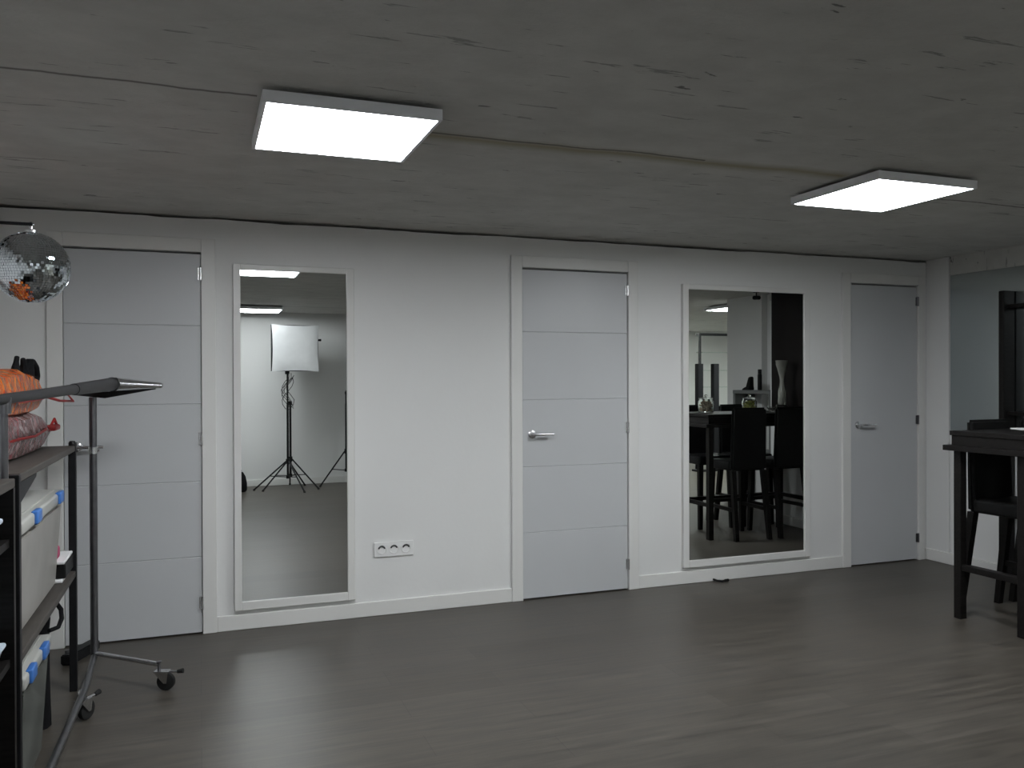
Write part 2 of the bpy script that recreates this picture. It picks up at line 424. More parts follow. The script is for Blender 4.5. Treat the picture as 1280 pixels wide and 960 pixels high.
# ------------------------------------------------------------------ ceiling light panels
def panel(cx, cy, label, m, s=0.525):
    t = thing('ceiling_light_panel', label, 'ceiling light', (cx, cy, H - 0.062), 0, 'square ceiling light panels')
    bm = B(); h = s / 2; e = h + 0.012; zb, zt = H - 0.050, H - 0.015
    for a in (-1, 1):
        box(bm, cx + (a * h if a > 0 else -e), cx + (e if a > 0 else -h), cy - e, cy + e, zb, zt)
        box(bm, cx - h, cx + h, cy + (h if a > 0 else -e), cy + (e if a > 0 else -h), zb, zt)
    box(bm, cx - h, cx + h, cy - h, cy + h, zt - 0.012, zt)
    box(bm, cx - e * 0.7, cx + e * 0.7, cy - e * 0.7, cy + e * 0.7, zt, H - 0.001)
    obj('lamp_frame', bm, panel_frame, t)
    bm = B(); box(bm, cx - h, cx + h, cy - h, cy + h, zb + 0.0015, zb + 0.006); obj('diffuser', bm, m, t)
    return t
panel(0.453, -1.904, 'large lit square ceiling panel above the tall narrow mirror', glow)
panel(2.903, -1.772, 'lit square ceiling panel above the wide mirror', glow)
panel(0.640, -5.62, 'lit square ceiling panel in the narrow mirror, above the softbox', glow)
panel(6.00, -3.66, 'lit square ceiling panel reflected at the top of the wide mirror', glow)
panel(7.3, -4.75, 'added unseen square ceiling panel brightening the depth of the side room', glow_fill)  # out of view, added to brighten the side room

panel(6.5, -7.5, 'added unseen square ceiling panel brightening the far end of the side room', glow_fill)  # also out of view, added as fill light for the far wall

# ------------------------------------------------------------------ triple socket
t = thing('triple_socket', 'white triple wall socket beside the narrow mirror', 'socket', (1.042, 0, 0.333))
bm = B(); box(bm, 0.929, 1.157, -0.011, 0, 0.334, 0.419, 0.003); obj('cover_plate', bm, socket_white, t)
for k in range(3):
    cx = 0.971 + k * 0.071; cz = 0.377
    bm = B()
    lathe(bm, [(0.021, 0.0105), (0.0265, 0.0145), (0.0245, 0.0145), (0.0215, 0.0045), (0.0, 0.0045)], 28, (cx, 0, cz), 'y')
    o = obj('socket_well', bm, socket_white, t, smooth=True)
    bm = B()
    for s in (-1, 1): lathe(bm, [(0.0034, 0.0), (0.0034, 0.0065), (0.0, 0.0065)], 12, (cx + s * 0.0095, 0, cz), 'y')
    pts = arc((cx, -0.0125, cz), 0.0185, PI * 0.10, PI * 0.90, 10)
    tube(bm, pts, 0.0048, 6)  # dark arc stands in for the shadow in the well's upper half
    obj('pin_hole_and_shade', bm, socket_dark, o, smooth=True)

# short cable end by the skirting
bm = B()
tube(bm, [(3.20, -0.012, 0.012), (3.205, -0.045, 0.010), (3.235, -0.06, 0.008), (3.265, -0.055, 0.008)], 0.0075, 8)
tube(bm, [(3.262, -0.055, 0.009), (3.29, -0.05, 0.009)], 0.009, 8)
tag(obj('cable_end', bm, black_plastic, origin=(3.2, -0.02, 0), smooth=True), 'short dark cable end lying at the skirting below the wide mirror', 'cable')

# ------------------------------------------------------------------ mirror ball and its rod
BC = Vector((-0.557, -1.37, 1.752)); BR = 0.125
t = thing('wall_rod', 'thin black rod sticking out of the left wall, carrying the mirror ball', 'bracket', (XL, -1.37, 1.89))
bm = B(); tube(bm, [(XL + 0.004, -1.37, 1.905), (-0.553, -1.37, 1.905)], 0.006, 8); obj('rod', bm, black_metal, t, smooth=True)
bm = B(); lathe(bm, [(0, 0), (0.028, 0), (0.028, 0.008), (0.012, 0.012), (0, 0.012)], 16, (XL, -1.37, 1.905), 'x'); obj('wall_plate', bm, black_metal, t, smooth=True)
t = thing('mirror_ball', 'mirror ball of small square tiles hanging from a rod at the left wall', 'mirror ball', BC)
bm = B()
rows = 42; ts = PI * BR / rows
bmesh.ops.create_uvsphere(bm, u_segments=36, v_segments=20, radius=BR - 0.003, matrix=Matrix.Translation(BC))
obj('ball_core', bm, dark_steel, t, smooth=True)
bm = B()
for i in range(rows):
    th = PI * (i + 0.5) / rows
    n = max(4, int(2 * PI * math.sin(th) * BR / ts))
    for k in range(n):
        ph = 2 * PI * (k + 0.5 * (i % 2)) / n
        nrm = Vector((math.sin(th) * math.cos(ph), math.sin(th) * math.sin(ph), math.cos(th)))
        j = Vector((random.gauss(0, 1), random.gauss(0, 1), random.gauss(0, 1))) * 0.055
        nn = (nrm + j).normalized()
        a = nn.cross(Vector((0, 0, 1))).normalized(); b = nn.cross(a).normalized()
        c = BC + nrm * BR; q = ts * 0.47
        vs = [bm.verts.new(c + a * sx * q + b * sy * q) for sx, sy in ((-1, -1), (1, -1), (1, 1), (-1, 1))]
        vb = [bm.verts.new(v.co - nn * 0.0025) for v in vs]
        bm.faces.new(vs)
        for m_ in range(4): bm.faces.new((vs[m_], vs[(m_ + 1) % 4], vb[(m_ + 1) % 4], vb[m_]))
obj('mirror_tiles', bm, ball_tile, t)
bm = B(); lathe(bm, [(0.020, -0.004), (0.020, 0.006), (0.006, 0.010), (0.006, 0.020), (0.0, 0.021)], 16, (BC.x, BC.y, BC.z + BR)); obj('top_cap', bm, chrome, t, smooth=True)
bm = B(); tube(bm, arc((BC.x, BC.y, BC.z + BR + 0.0265), 0.008, 0, 2 * PI, 16), 0.002, 6); tube(bm, [(BC.x, BC.y, BC.z + BR + 0.03), (BC.x, BC.y, 1.900)], 0.002, 6)
obj('hanging_hook', bm, chrome, t, smooth=True)

# ------------------------------------------------------------------ black shelf unit along the left wall
SX0, SX1, SY0, SY1 = -0.96, -0.505, -1.90, -0.66
t = thing('shelf_unit', 'black framed open shelf unit along the left wall, bags on its top board', 'shelf', ((SX0 + SX1) / 2, (SY0 + SY1) / 2, 0))
for x, y in ((SX1 - 0.03, SY1 - 0.03), (SX1 - 0.03, SY0), (SX0, SY1 - 0.03), (SX0, SY0)):
    bm = B(); box(bm, x, x + 0.03, y, y + 0.03, 0, 1.068, 0.003)
    p = obj('post', bm, black_metal, t)
    if y > -1:
        bm = B(); lathe(bm, [(0.015, 0), (0.015, 0.012), (0.010, 0.020), (0, 0.022)], 12, (x + 0.015, y + 0.015, 1.068)); obj('post_cap', bm, black_plastic, p, smooth=True)
for z in (1.043, 0.500):
    bm = B(); box(bm, SX0 + 0.004, SX1 - 0.002, SY0 + 0.031, SY1 - 0.031, z, z + 0.026, 0.004)
    obj('shelf_board', bm, board_grey, t)
bm = B()
hexa(bm, [(SX1 - 0.022, SY0 + 0.033, 1.04), (SX1 - 0.008, SY0 + 0.033, 1.04), (SX1 - 0.008, SY0 + 0.033, 0.97), (SX1 - 0.022, SY0 + 0.033, 0.97)],
     [(SX1 - 0.022, SY0 + 0.34, 1.04), (SX1 - 0.008, SY0 + 0.34, 1.04), (SX1 - 0.008, SY0 + 0.33, 1.03), (SX1 - 0.022, SY0 + 0.33, 1.03)])
obj('corner_brace', bm, black_metal, t)

# pillow-like bags on the top board
def pillow(bm, x0, x1, y0, y1, z0, z1, nx=14, ny=26, seed=0.0, p=0.35, lump=0.018):
    top = []; bot = []
    for j in range(ny + 1):
        rt, rb = [], []
        for i in range(nx + 1):
            u, v = 2 * i / nx - 1, 2 * j / ny - 1
            f = max(0.0, (1 - u ** 4) * (1 - v ** 4)) ** p
            s = 1 - 0.06 * (1 - f)
            x = (x0 + x1) / 2 + u * (x1 - x0) / 2 * (0.93 + 0.07 * f); y = (y0 + y1) / 2 + v * (y1 - y0) / 2 * (0.96 + 0.04 * f)
            zm = z0 + (z1 - z0) * 0.42
            d = lump * noise.noise(Vector((x * 9, y * 9, seed))) * f
            rt.append(bm.verts.new((x, y, zm + (z1 - zm) * f + d)))
            rb.append(bm.verts.new((x, y, zm - (zm - z0) * min(1, f * 1.15)) if 0 < i < nx and 0 < j < ny else rt[-1].co))
        top.append(rt); bot.append(rb)
    for j in range(ny):
        for i in range(nx):
            bm.faces.new((top[j][i], top[j][i + 1], top[j + 1][i + 1], top[j + 1][i]))
            bm.faces.new((bot[j][i], bot[j + 1][i], bot[j + 1][i + 1], bot[j][i + 1]))
ZS = 1.069
t = thing('storage_bag', 'clear bag of pinkish cloth with red piping, lowest on the black shelf', 'bag', (-0.65, -1.1, ZS))
bm = B(); pillow(bm, -0.90, -0.585, -1.62, -0.70, ZS, 1.225, seed=1.3, p=0.34, lump=0.03); obj('bag_body', bm, pink_bag_mat, t, smooth=True)
bm = B(); tube(bm, [(-0.612, -1.58, 1.140), (-0.588, -1.42, 1.146), (-0.584, -1.15, 1.140), (-0.588, -0.9, 1.150), (-0.612, -0.74, 1.152)], 0.005, 6)
obj('zip_piping', bm, red_trim, t, smooth=True)
bm = B(); box(bm, -0.620, -0.575, -0.725, -0.60, 1.135, 1.160, 0.008); tube(bm, [(-0.60, -0.71, 1.15), (-0.59, -0.66, 1.185), (-0.585, -0.62, 1.15)], 0.006, 6)
obj('pull_tab', bm, red_trim, t, smooth=True)
t = thing('storage_bag', 'orange zip bag with black handles lying on the pinkish bag', 'bag', (-0.65, -1.1, 1.222))
bm = B(); pillow(bm, -0.90, -0.595, -1.70, -0.76, 1.222, 1.385, seed=5.1, p=0.36, lump=0.03); obj('bag_body', bm, orange_bag_mat, t, smooth=True)
bm = B()
tube(bm, [(-0.65, -1.15, 1.345), (-0.65, -1.145, 1.385), (-0.65, -1.125, 1.42), (-0.65, -1.11, 1.440)], [0.030, 0.018, 0.010, 0.009], 8)
obj('handle', bm, black_fabric, t, smooth=True)
bm = B()
tube(bm, [(-0.65, -0.975, 1.340), (-0.65, -0.965, 1.38), (-0.65, -0.98, 1.415), (-0.65, -0.995, 1.436)], [0.034, 0.026, 0.012, 0.009], 8)
tube(bm, [(-0.65, -0.955, 1.340), (-0.65, -0.93, 1.39), (-0.65, -0.88, 1.423), (-0.65, -0.80, 1.428), (-0.65, -0.735, 1.405), (-0.65, -0.715, 1.37), (-0.65, -0.74, 1.335)], [0.034, 0.030, 0.018, 0.014, 0.016, 0.016, 0.014], 10)
obj('handle', bm, black_fabric, t, smooth=True)
bm = B(); tube(bm, [(-0.60, -0.80, 1.283), (-0.575, -0.62, 1.262), (-0.545, -0.44, 1.256), (-0.565, -0.52, 1.300), (-0.60, -0.78, 1.31)], 0.006, 6)
tube(bm, [(-0.612, -1.64, 1.285), (-0.592, -1.3, 1.275), (-0.592, -1.0, 1.278), (-0.60, -0.80, 1.283)], 0.006, 6)
obj('red_strap', bm, red_trim, t, smooth=True)

# lidded boxes
def latch_box(x0, x1, y0, y1, z0, z1, lid_h, latches, label, body=None):
    t = thing('storage_box', label, 'storage box', ((x0 + x1) / 2, (y0 + y1) / 2, z0))
    bm = B(); i = 0.03
    zt = z1 - lid_h
    hexa(bm, [(x0 + i, y0 + i, z0), (x1 - i, y0 + i, z0), (x1 - i, y1 - i, z0), (x0 + i, y1 - i, z0)],
         [(x0 + 0.008, y0 + 0.008, zt), (x1 - 0.008, y0 + 0.008, zt), (x1 - 0.008, y1 - 0.008, zt), (x0 + 0.008, y1 - 0.008, zt)])
    es = list(bm.edges); bmesh.ops.bevel(bm, geom=es, offset=0.016, segments=3, affect='EDGES')
    obj('box_body', bm, body or clear_plastic, t, smooth=True)
    bm = B(); box(bm, x0, x1, y0, y1, zt, z1, 0.010, 3); box(bm, x0 + 0.03, x1 - 0.03, y0 + 0.04, y1 - 0.04, z1 - 0.004, z1 + 0.006, 0.003)
    obj('lid', bm, lid_plastic, t, smooth=True)
    for y in latches:
        bm = B(); box(bm, x1 - 0.012, x1 + 0.010, y - 0.045, y + 0.045, zt + 0.004, z1 + 0.004, 0.006, 3); obj('latch', bm, blue_plastic, t, smooth=True)
    return t
latch_box(-0.88, -0.515, -1.80, -0.94, 0.527, 0.912, 0.045, (-1.55, -1.06), 'tall cloudy plastic box with blue latches on the middle shelf board')
latch_box(-0.88, -0.515, -1.77, -1.27, 0.001, 0.420, 0.045, (-1.66, -1.42), 'smoky plastic box with blue latches on the floor under the shelf board', smoky_plastic)
# folded goods at the far end of the middle board
bm = B(); box(bm, -0.66, -0.525, -0.93, -0.70, 0.527, 0.542, 0.005); tag(obj('folded_cloth', bm, paper_white, origin=(-0.59, -0.8, 0.527)), 'folded white cloth at the bottom of the small pile on the middle shelf', 'cloth')
bm = B(); box(bm, -0.66, -0.515, -0.92, -0.70, 0.5425, 0.602, 0.006); tag(obj('flat_box', bm, black_plastic, origin=(-0.59, -0.8, 0.5425)), 'flat black box in the small pile on the middle shelf', 'box')
bm = B(); box(bm, -0.66, -0.518, -0.93, -0.70, 0.6025, 0.616, 0.004); tag(obj('paper_pad', bm, paper_white, origin=(-0.59, -0.8, 0.6025)), 'white paper pad lying on the flat black box', 'paper')
bm = B(); box(bm, -0.68, -0.545, -0.95, -0.84, 0.6165, 0.672, 0.014, 3); tag(obj('pink_pouch', bm, pink_cloth, origin=(-0.61, -0.9, 0.6165), smooth=True), 'small pink pouch on top of the pile on the middle shelf', 'pouch')

# helmet-like black strap bag hung under the middle board
bm = B()
tube(bm, [(-0.53, -1.07, 0.485), (-0.515, -1.05, 0.45), (-0.51, -1.07, 0.42), (-0.515, -1.12, 0.40), (-0.54, -1.16, 0.40)], [0.008, 0.009, 0.009, 0.008, 0.008], 8)
tube(bm, [(-0.62, -1.05, 0.002), (-0.62, -1.05, 0.20), (-0.60, -1.08, 0.40), (-0.56, -1.10, 0.44)], [0.07, 0.065, 0.05, 0.02], 12)
tag(obj('black_bag', bm, black_fabric, origin=(-0.62, -1.05, 0), smooth=True), 'slouched black bag with a strap beneath the middle shelf board', 'bag')

# ------------------------------------------------------------------ black cabinet nearest the camera
CX0, CX1, CY0, CY1, CT = -0.79, -0.452, -3.05, -2.25, 1.095
t = thing('black_cabinet', 'open black cabinet at the left edge, nearest the camera', 'cabinet', ((CX0 + CX1) / 2, (CY0 + CY1) / 2, 0))
bm = B(); box(bm, CX0, CX1, CY0, CY1, CT - 0.024, CT, 0.003); obj('top_board', bm, board_grey, t)
bm = B()
box(bm, CX0, CX1, CY1 - 0.022, CY1, 0, CT - 0.024); box(bm, CX0, CX1, CY0, CY0 + 0.022, 0, CT - 0.024)
box(bm, CX0, CX0 + 0.012, CY0 + 0.022, CY1 - 0.022, 0.0, CT - 0.024)
obj('carcass', bm, black_wood, t)
for z in (0.05, 0.61, 0.92):
    bm = B(); box(bm, CX0 + 0.012, CX1 - 0.01, CY0 + 0.022, CY1 - 0.022, z, z + 0.02); obj('inner_shelf', bm, black_wood, t)
for z0, z1, y1, lab in ((0.9405, 1.012, -2.385, 'pale blue plastic tub on the upper inner shelf of the black cabinet'), (0.6305, 0.70, -2.36, 'pale blue plastic tub on the lower inner shelf of the black cabinet')):
    t = thing('plastic_tub', lab, 'tub', (-0.6, -2.55, z0))
    bm = B(); hexa(bm, [(-0.74, -2.70, z0), (-0.475, -2.70, z0), (-0.475, y1 - 0.02, z0), (-0.74, y1 - 0.02, z0)], [(-0.76, -2.72, z1 - 0.012), (-0.458, -2.72, z1 - 0.012), (-0.458, y1 - 0.006, z1 - 0.012), (-0.76, y1 - 0.006, z1 - 0.012)])
    bmesh.ops.bevel(bm, geom=list(bm.edges), offset=0.008, segments=2, affect='EDGES'); obj('tub_body', bm, MATS['lid plastic blue'] if 'lid plastic blue' in MATS else mat('lid plastic blue', (0.50, 0.58, 0.66), 0.35, nscale=8, namp=0.04), t, smooth=True)
    bm = B(); box(bm, -0.765, -0.453, -2.725, y1, z1 - 0.0125, z1, 0.005); obj('lid', bm, MATS['lid plastic blue'], t, smooth=True)

# ------------------------------------------------------------------ garment rack on castors
t = thing('garment_rack', 'steel garment rack on castors standing beside the black shelf unit', 'garment rack', (-0.45, -1.2, 0))
FP = Vector((-0.452, -0.55, 0)); NP = Vector((-0.486, -2.20, 0))
bm = B(); tube(bm, [(FP.x, FP.y, 0.105), (FP.x, FP.y, 1.275)], 0.0165, 14); obj('upright', bm, dark_steel, t, smooth=True)
bm = B(); tube(bm, [(NP.x, NP.y, 0.105), (NP.x, NP.y, 1.275)], 0.0098, 14); obj('upright', bm, dark_steel, t, smooth=True)
bm = B(); lathe(bm, [(0.0195, 0), (0.0195, 0.03), (0.0165, 0.032)], 14, (FP.x, FP.y, 1.02)); tube(bm, [(FP.x + 0.018, FP.y, 1.035), (FP.x + 0.026, FP.y, 1.035)], 0.006, 8)
obj('height_clamp', bm, chrome, t, smooth=True)
# rail A: dark telescoping rail, thick sleeve at the far end with a flat cap
A0 = Vector((-0.492, -2.32, 1.299)); A1 = Vector((-0.362, -0.66, 1.334))
mid = A0.lerp(A1, 0.55)
bm = B(); tube(bm, [A0, mid], [0.0135, 0.0185], 16); tube(bm, [mid, A1], [0.021, 0.029], 18); obj('hanging_rail', bm, rail_dark, t, smooth=True)
d = (A1 - A0).normalized()
bm = B(); tube(bm, [A1 + Vector((-0.004, 0.02, 0)), A1 + Vector((0.003, -0.034, -0.001)), A1 + Vector((0.0035, -0.038, -0.001))], [0.031, 0.031, 0.027], 20); obj('end_cap', bm, rubber, t, smooth=True)
# chrome arm that narrows towards the doors
bm = B(); tube(bm, [A1 + Vector((0.012, 0.0, 0.0)), Vector((-0.27, -0.60, 1.331)), Vector((-0.172, -0.545, 1.326))], [0.030, 0.021, 0.0135], 16)
bmesh.ops.create_uvsphere(bm, u_segments=12, v_segments=8, radius=0.0135, matrix=Matrix.Translation((-0.172, -0.545, 1.326)))
obj('tapered_arm', bm, chrome, t, smooth=True)
bm = B()
hexa(bm, [(-0.525, -0.57, 1.285), (-0.40, -0.575, 1.270), (-0.19, -0.56, 1.309), (-0.19, -0.53, 1.309), (-0.40, -0.53, 1.270), (-0.525, -0.53, 1.285)],
     [(-0.525, -0.57, 1.300), (-0.40, -0.575, 1.300), (-0.19, -0.56, 1.314), (-0.19, -0.53, 1.314), (-0.40, -0.53, 1.300), (-0.525, -0.53, 1.300)])
obj('cross_bracket', bm, black_metal, t)
bm = B(); tube(bm, [(NP.x, NP.y, 1.262), (NP.x, NP.y, 1.305)], 0.018, 12); obj('rail_socket', bm, dark_steel, t, smooth=True)
# base
bm = B()
tube(bm, [(FP.x, FP.y, 0.105), (-0.44, -1.0, 0.105), (NP.x + 0.02, NP.y, 0.105)], 0.0135, 12); obj('base_bar', bm, dark_steel, t, smooth=True)
legs = [((FP.x, FP.y, 0.118), (-0.172, -0.80, 0.112)), ((-0.452, -1.02, 0.105), (-0.444, -1.075, 0.105)), ((NP.x, NP.y, 0.105), (-0.40, -2.05, 0.105))]
for k, (a, b) in enumerate(legs):
    bm = B(); tube(bm, [a, b], 0.0105, 10); obj('base_leg', bm, chrome, t, smooth=True)
def castor(x, y, ang, top):
    bm = B(); tube(bm, [(x, y, 0.078), (x, y, top)], 0.0075, 10); tube(bm, [(x, y, top), (x, y, top + 0.004)], 0.012, 10)
    c = obj('castor', bm, dark_steel, t, smooth=True)
    ux, uy = math.cos(ang), math.sin(ang); wx, wy = x + ux * 0.030, y + uy * 0.030; px, py = -uy, ux
    bm = B()
    prof = [(0.0, -0.011), (0.026, -0.011), (0.0375, -0.009), (0.0385, 0), (0.0375, 0.009), (0.026, 0.011), (0.0, 0.011)]
    seg = 24; rings = []
    for r, h in prof:
        rings.append([bm.verts.new((wx + px * h + ux * r * math.cos(a), wy + py * h + uy * r * math.cos(a), 0.0387 + r * math.sin(a))) for a in [2 * PI * q / seg for q in range(seg)]])
    for P_, Q_ in zip(rings, rings[1:]):
        for q in range(seg): bm.faces.new((P_[q], P_[(q + 1) % seg], Q_[(q + 1) % seg], Q_[q]))
    obj('wheel', bm, rubber, c, smooth=True)
    bm = B()
    for s in (-1, 1):
        o = Vector((px, py, 0)) * 0.0150 * s; th = Vector((px, py, 0)) * 0.0025 * s
        pts = [Vector((x - ux * 0.016, y - uy * 0.016, 0.080)), Vector((wx + ux * 0.014, wy + uy * 0.014, 0.080)), Vector((wx + ux * 0.008, wy + uy * 0.008, 0.034)), Vector((wx - ux * 0.006, wy - uy * 0.006, 0.034))]
        hexa(bm, [p + o for p in pts], [p + o + th for p in pts])
    hexa(bm, [(x - ux * 0.018 + px * s, y - uy * 0.018 + py * s, 0.080) for s in (-0.018, 0.018)] + [(wx + ux * 0.016 + px * s, wy + uy * 0.016 + py * s, 0.080) for s in (0.018, -0.018)],
         [(x - ux * 0.018 + px * s, y - uy * 0.018 + py * s, 0.085) for s in (-0.018, 0.018)] + [(wx + ux * 0.016 + px * s, wy + uy * 0.016 + py * s, 0.085) for s in (0.018, -0.018)])
    obj('fork', bm, chrome, c)
    bm = B(); tube(bm, [(wx, wy, 0.082), (wx + ux * 0.055, wy + uy * 0.055, 0.080)], 0.005, 8); obj('brake_lever', bm, chrome, c, smooth=True)
    bm = B(); tube(bm, [(wx + ux * 0.050, wy + uy * 0.050, 0.080), (wx + ux * 0.075, wy + uy * 0.075, 0.084)], [0.008, 0.011], 8); obj('brake_pedal', bm, rubber, c, smooth=True)
castor(-0.172, -0.80, -0.35, 0.122)
castor(-0.446, -1.06, 1.0, 0.106)
castor(-0.40, -2.05, 0.6, 0.106)

t = thing('floor_bar', 'flat black bar lying on the floor behind the rack upright', 'bar', (-0.56, -0.19, 0))
bm = B(); hexa(bm, [(-0.625, -0.30, 0.001), (-0.575, -0.32, 0.001), (-0.475, -0.09, 0.001), (-0.525, -0.07, 0.001)], [(-0.625, -0.30, 0.05), (-0.575, -0.32, 0.05), (-0.475, -0.09, 0.05), (-0.525, -0.07, 0.05)])
bmesh.ops.bevel(bm, geom=list(bm.edges), offset=0.006, segments=2, affect='EDGES'); obj('bar_body', bm, black_metal, t)
bm = B(); tube(bm, [(-0.60, -0.26, 0.048), (-0.60, -0.26, 0.062)], 0.012, 10); obj('bar_screw', bm, dark_steel, t, smooth=True)

# ------------------------------------------------------------------ bar table, stools and rack on the right
TX0, TX1, TY0, TY1 = 3.955, 5.045, -1.755, -1.205
t = thing('bar_table', 'narrow black-brown bar table with thick apron at the right wall', 'table', (4.5, -1.43, 0))
bm = B(); box(bm, TX0, TX1, TY0, TY1, 1.026, 1.052, 0.003); obj('tabletop', bm, black_wood, t)
bm = B(); box(bm, TX0 + 0.008, TX1 - 0.008, TY0 + 0.008, TY1 - 0.008, 0.972, 1.026); obj('apron', bm, black_wood, t)
bm = B(); box(bm, TX0 - 0.03, TX1, TY0 + 0.002, TY1 + 0.020, 0.942, 0.972, 0.003); obj('under_board', bm, black_wood, t)
for x in (TX0 + 0.015, TX1 - 0.06):
    for y in (-1.653, TY1 - 0.060):
        bm = B(); box(bm, x, x + 0.046, y, y + 0.046, 0, 0.942, 0.003); obj('leg', bm, black_wood, t)
for x in (TX0 + 0.020, TX1 - 0.055):
    bm = B(); box(bm, x, x + 0.034, -1.607, TY1 - 0.060, 0.272, 0.305, 0.003); obj('foot_rail', bm, black_wood, t)
bm = B(); box(bm, TX0 + 0.061, TX1 - 0.06, -1.647, -1.615, 0.272, 0.305, 0.003); obj('foot_rail', bm, black_wood, t)

def make_stool(label):
    t = thing('bar_stool', label, 'bar stool', (0, 0, 0), 0, 'black bar stools around the bar table')
    bm = B(); box(bm, -0.172, 0.172, -0.19, 0.135, 0.575, 0.655, 0.018, 3); obj('seat', bm, black_leather, t, smooth=True, local=True)
    bm = B()
    n = 6; vs = []
    hexa(bm, [(-0.170, 0.125, 0.575), (0.170, 0.125, 0.575), (0.172, 0.175, 0.575), (-0.172, 0.175, 0.575)],
         [(-0.165, 0.150, 1.105), (0.165, 0.150, 1.105), (0.165, 0.188, 1.105), (-0.165, 0.188, 1.105)])
    bmesh.ops.bevel(bm, geom=list(bm.edges), offset=0.016, segments=3, affect='EDGES')
    obj('backrest', bm, black_leather, t, smooth=True, local=True)
    for sx in (-1, 1):
        for sy in (-1, 1):
            yt = -0.165 if sy < 0 else 0.150; yb = -0.185 if sy < 0 else 0.225
            xt = 0.148 * sx; xb = 0.160 * sx; a, b = 0.021, 0.017
            bm = B(); hexa(bm, [(xb - b, yb - b, 0), (xb + b, yb - b, 0), (xb + b, yb + b, 0), (xb - b, yb + b, 0)],
                           [(xt - a, yt - a, 0.578), (xt + a, yt - a, 0.578), (xt + a, yt + a, 0.578), (xt - a, yt + a, 0.578)])
            obj('leg', bm, black_wood, t, local=True)
    for sx in (-1, 1):
        bm = B(); box(bm, sx * 0.155 - 0.011, sx * 0.155 + 0.011, -0.165, 0.19, 0.235, 0.265); obj('stretcher', bm, black_wood, t, local=True)
    bm = B(); box(bm, -0.14, 0.14, -0.190, -0.165, 0.27, 0.30); obj('stretcher', bm, black_wood, t, local=True)
    return t
s0 = make_stool('black leather bar stool at the table end, tucked in with its back to the doors')
s0.location = (4.325, -1.318, 0); s0.rotation_euler = (0, 0, 0.04)
dup(s0, (4.745, -1.320, 0), -0.03, 'black leather bar stool nearest the corner, tucked in with its back to the doors')
dup(s0, (4.36, -1.86, 0), PI + 0.06, 'black leather bar stool on the far side of the bar table, at its free end')
dup(s0, (4.79, -1.86, 0), PI - 0.04, 'black leather bar stool on the far side of the bar table, nearest the wall')

# the black frame rack behind the stool
t = thing('frame_rack', 'tall black wooden frame rack with cross bars behind the bar stool', 'rack', (5.03, -0.87, 0))
for y in (-0.70, -1.10):
    bm = B(); box(bm, 4.975, 5.078, y - 0.020, y + 0.020, 0, 1.925, 0.006); obj('post', bm, black_wood, t)
for z in (1.822, 1.112, 0.45):
    bm = B(); box(bm, 5.010, 5.045, -1.08, -0.72, z - 0.012, z + 0.012, 0.003); obj('cross_bar', bm, black_wood, t)

# things on the bar table
ZT = 1.0525
bm = B(); hexa(bm, [(4.33, -1.36, ZT), (4.52, -1.40, ZT), (4.55, -1.29, ZT), (4.37, -1.25, ZT)], [(4.33, -1.36, ZT + 0.004), (4.52, -1.40, ZT + 0.006), (4.55, -1.29, ZT + 0.004), (4.37, -1.25, ZT + 0.008)])
tag(obj('paper_sheets', bm, paper_white, origin=(4.43, -1.32, ZT)), 'white paper sheets lying on the bar table', 'paper')
def jar(cx, cy, r, h, label, fill, flabel):
    t = thing('glass_jar', label, 'jar', (cx, cy, ZT))
    bm = B(); lathe(bm, [(0, 0.0), (r * 0.95, 0.0), (r, 0.006), (r, h * 0.78), (r * 0.86, h * 0.9), (r * 0.84, h), (r * 0.80, h), (r * 0.82, h * 0.9), (r * 0.95, h * 0.77), (r * 0.95, 0.008), (0, 0.007)], 28, (cx, cy, ZT))
    obj('jar_body', bm, glass, t, smooth=True)
    bm = B(); lathe(bm, [(0, h + 0.001), (r * 0.88, h + 0.001), (r * 0.88, h + 0.008), (r * 0.3, h + 0.014), (0.010, h + 0.017), (0.016, h + 0.028), (0.010, h + 0.038), (0, h + 0.04)], 24, (cx, cy, ZT))
    obj('jar_lid', bm, glass, t, smooth=True)
    bm = B(); rnd = random.Random(int(cx * 100))
    for k in range(130):
        a = rnd.random() * 2 * PI; q = math.sqrt(rnd.random()) * r * 0.78; z = 0.017 + rnd.random() * h * 0.66
        m_ = Matrix.Translation((cx + q * math.cos(a), cy + q * math.sin(a), ZT + z)) @ Matrix.Rotation(rnd.random() * 3, 4, (rnd.random(), rnd.random(), 1)) @ Matrix.Diagonal((1.5, 0.9, 0.8, 1))
        bmesh.ops.create_icosphere(bm, subdivisions=1, radius=0.0085, matrix=m_)
    o = tag(obj('sweets', bm, fill, origin=(cx, cy, ZT + 0.007)), flabel, 'sweets'); o['kind'] = 'stuff'
jar(4.215, -1.63, 0.070, 0.118, 'glass jar of tan sweets at the free end of the bar table', candy_tan, 'tan wrapped sweets filling the jar at the table end')
jar(4.64, -1.58, 0.066, 0.115, 'glass jar of yellow-green sweets midway along the bar table', candy_green, 'yellow-green sweets filling the jar midway along the table')
t = thing('glass_bowl', 'small cut-glass bowl on the bar table beside the vase', 'bowl', (4.80, -1.47, ZT))
bm = B(); lathe(bm, [(0, 0), (0.022, 0), (0.026, 0.006), (0.050, 0.045), (0.047, 0.046), (0.022, 0.010), (0, 0.009)], 12, (4.80, -1.47, ZT)); obj('bowl_body', bm, glass, t)
t = thing('twisted_vase', 'tall milky twisted vase on a dark foot, on the bar table by the wall', 'vase', (4.925, -1.49, ZT))
bm = B(); lathe(bm, [(0, 0), (0.055, 0), (0.055, 0.05), (0.045, 0.06), (0, 0.06)], 24, (4.925, -1.49, ZT)); obj('vase_foot', bm, black_wood, t, smooth=True)
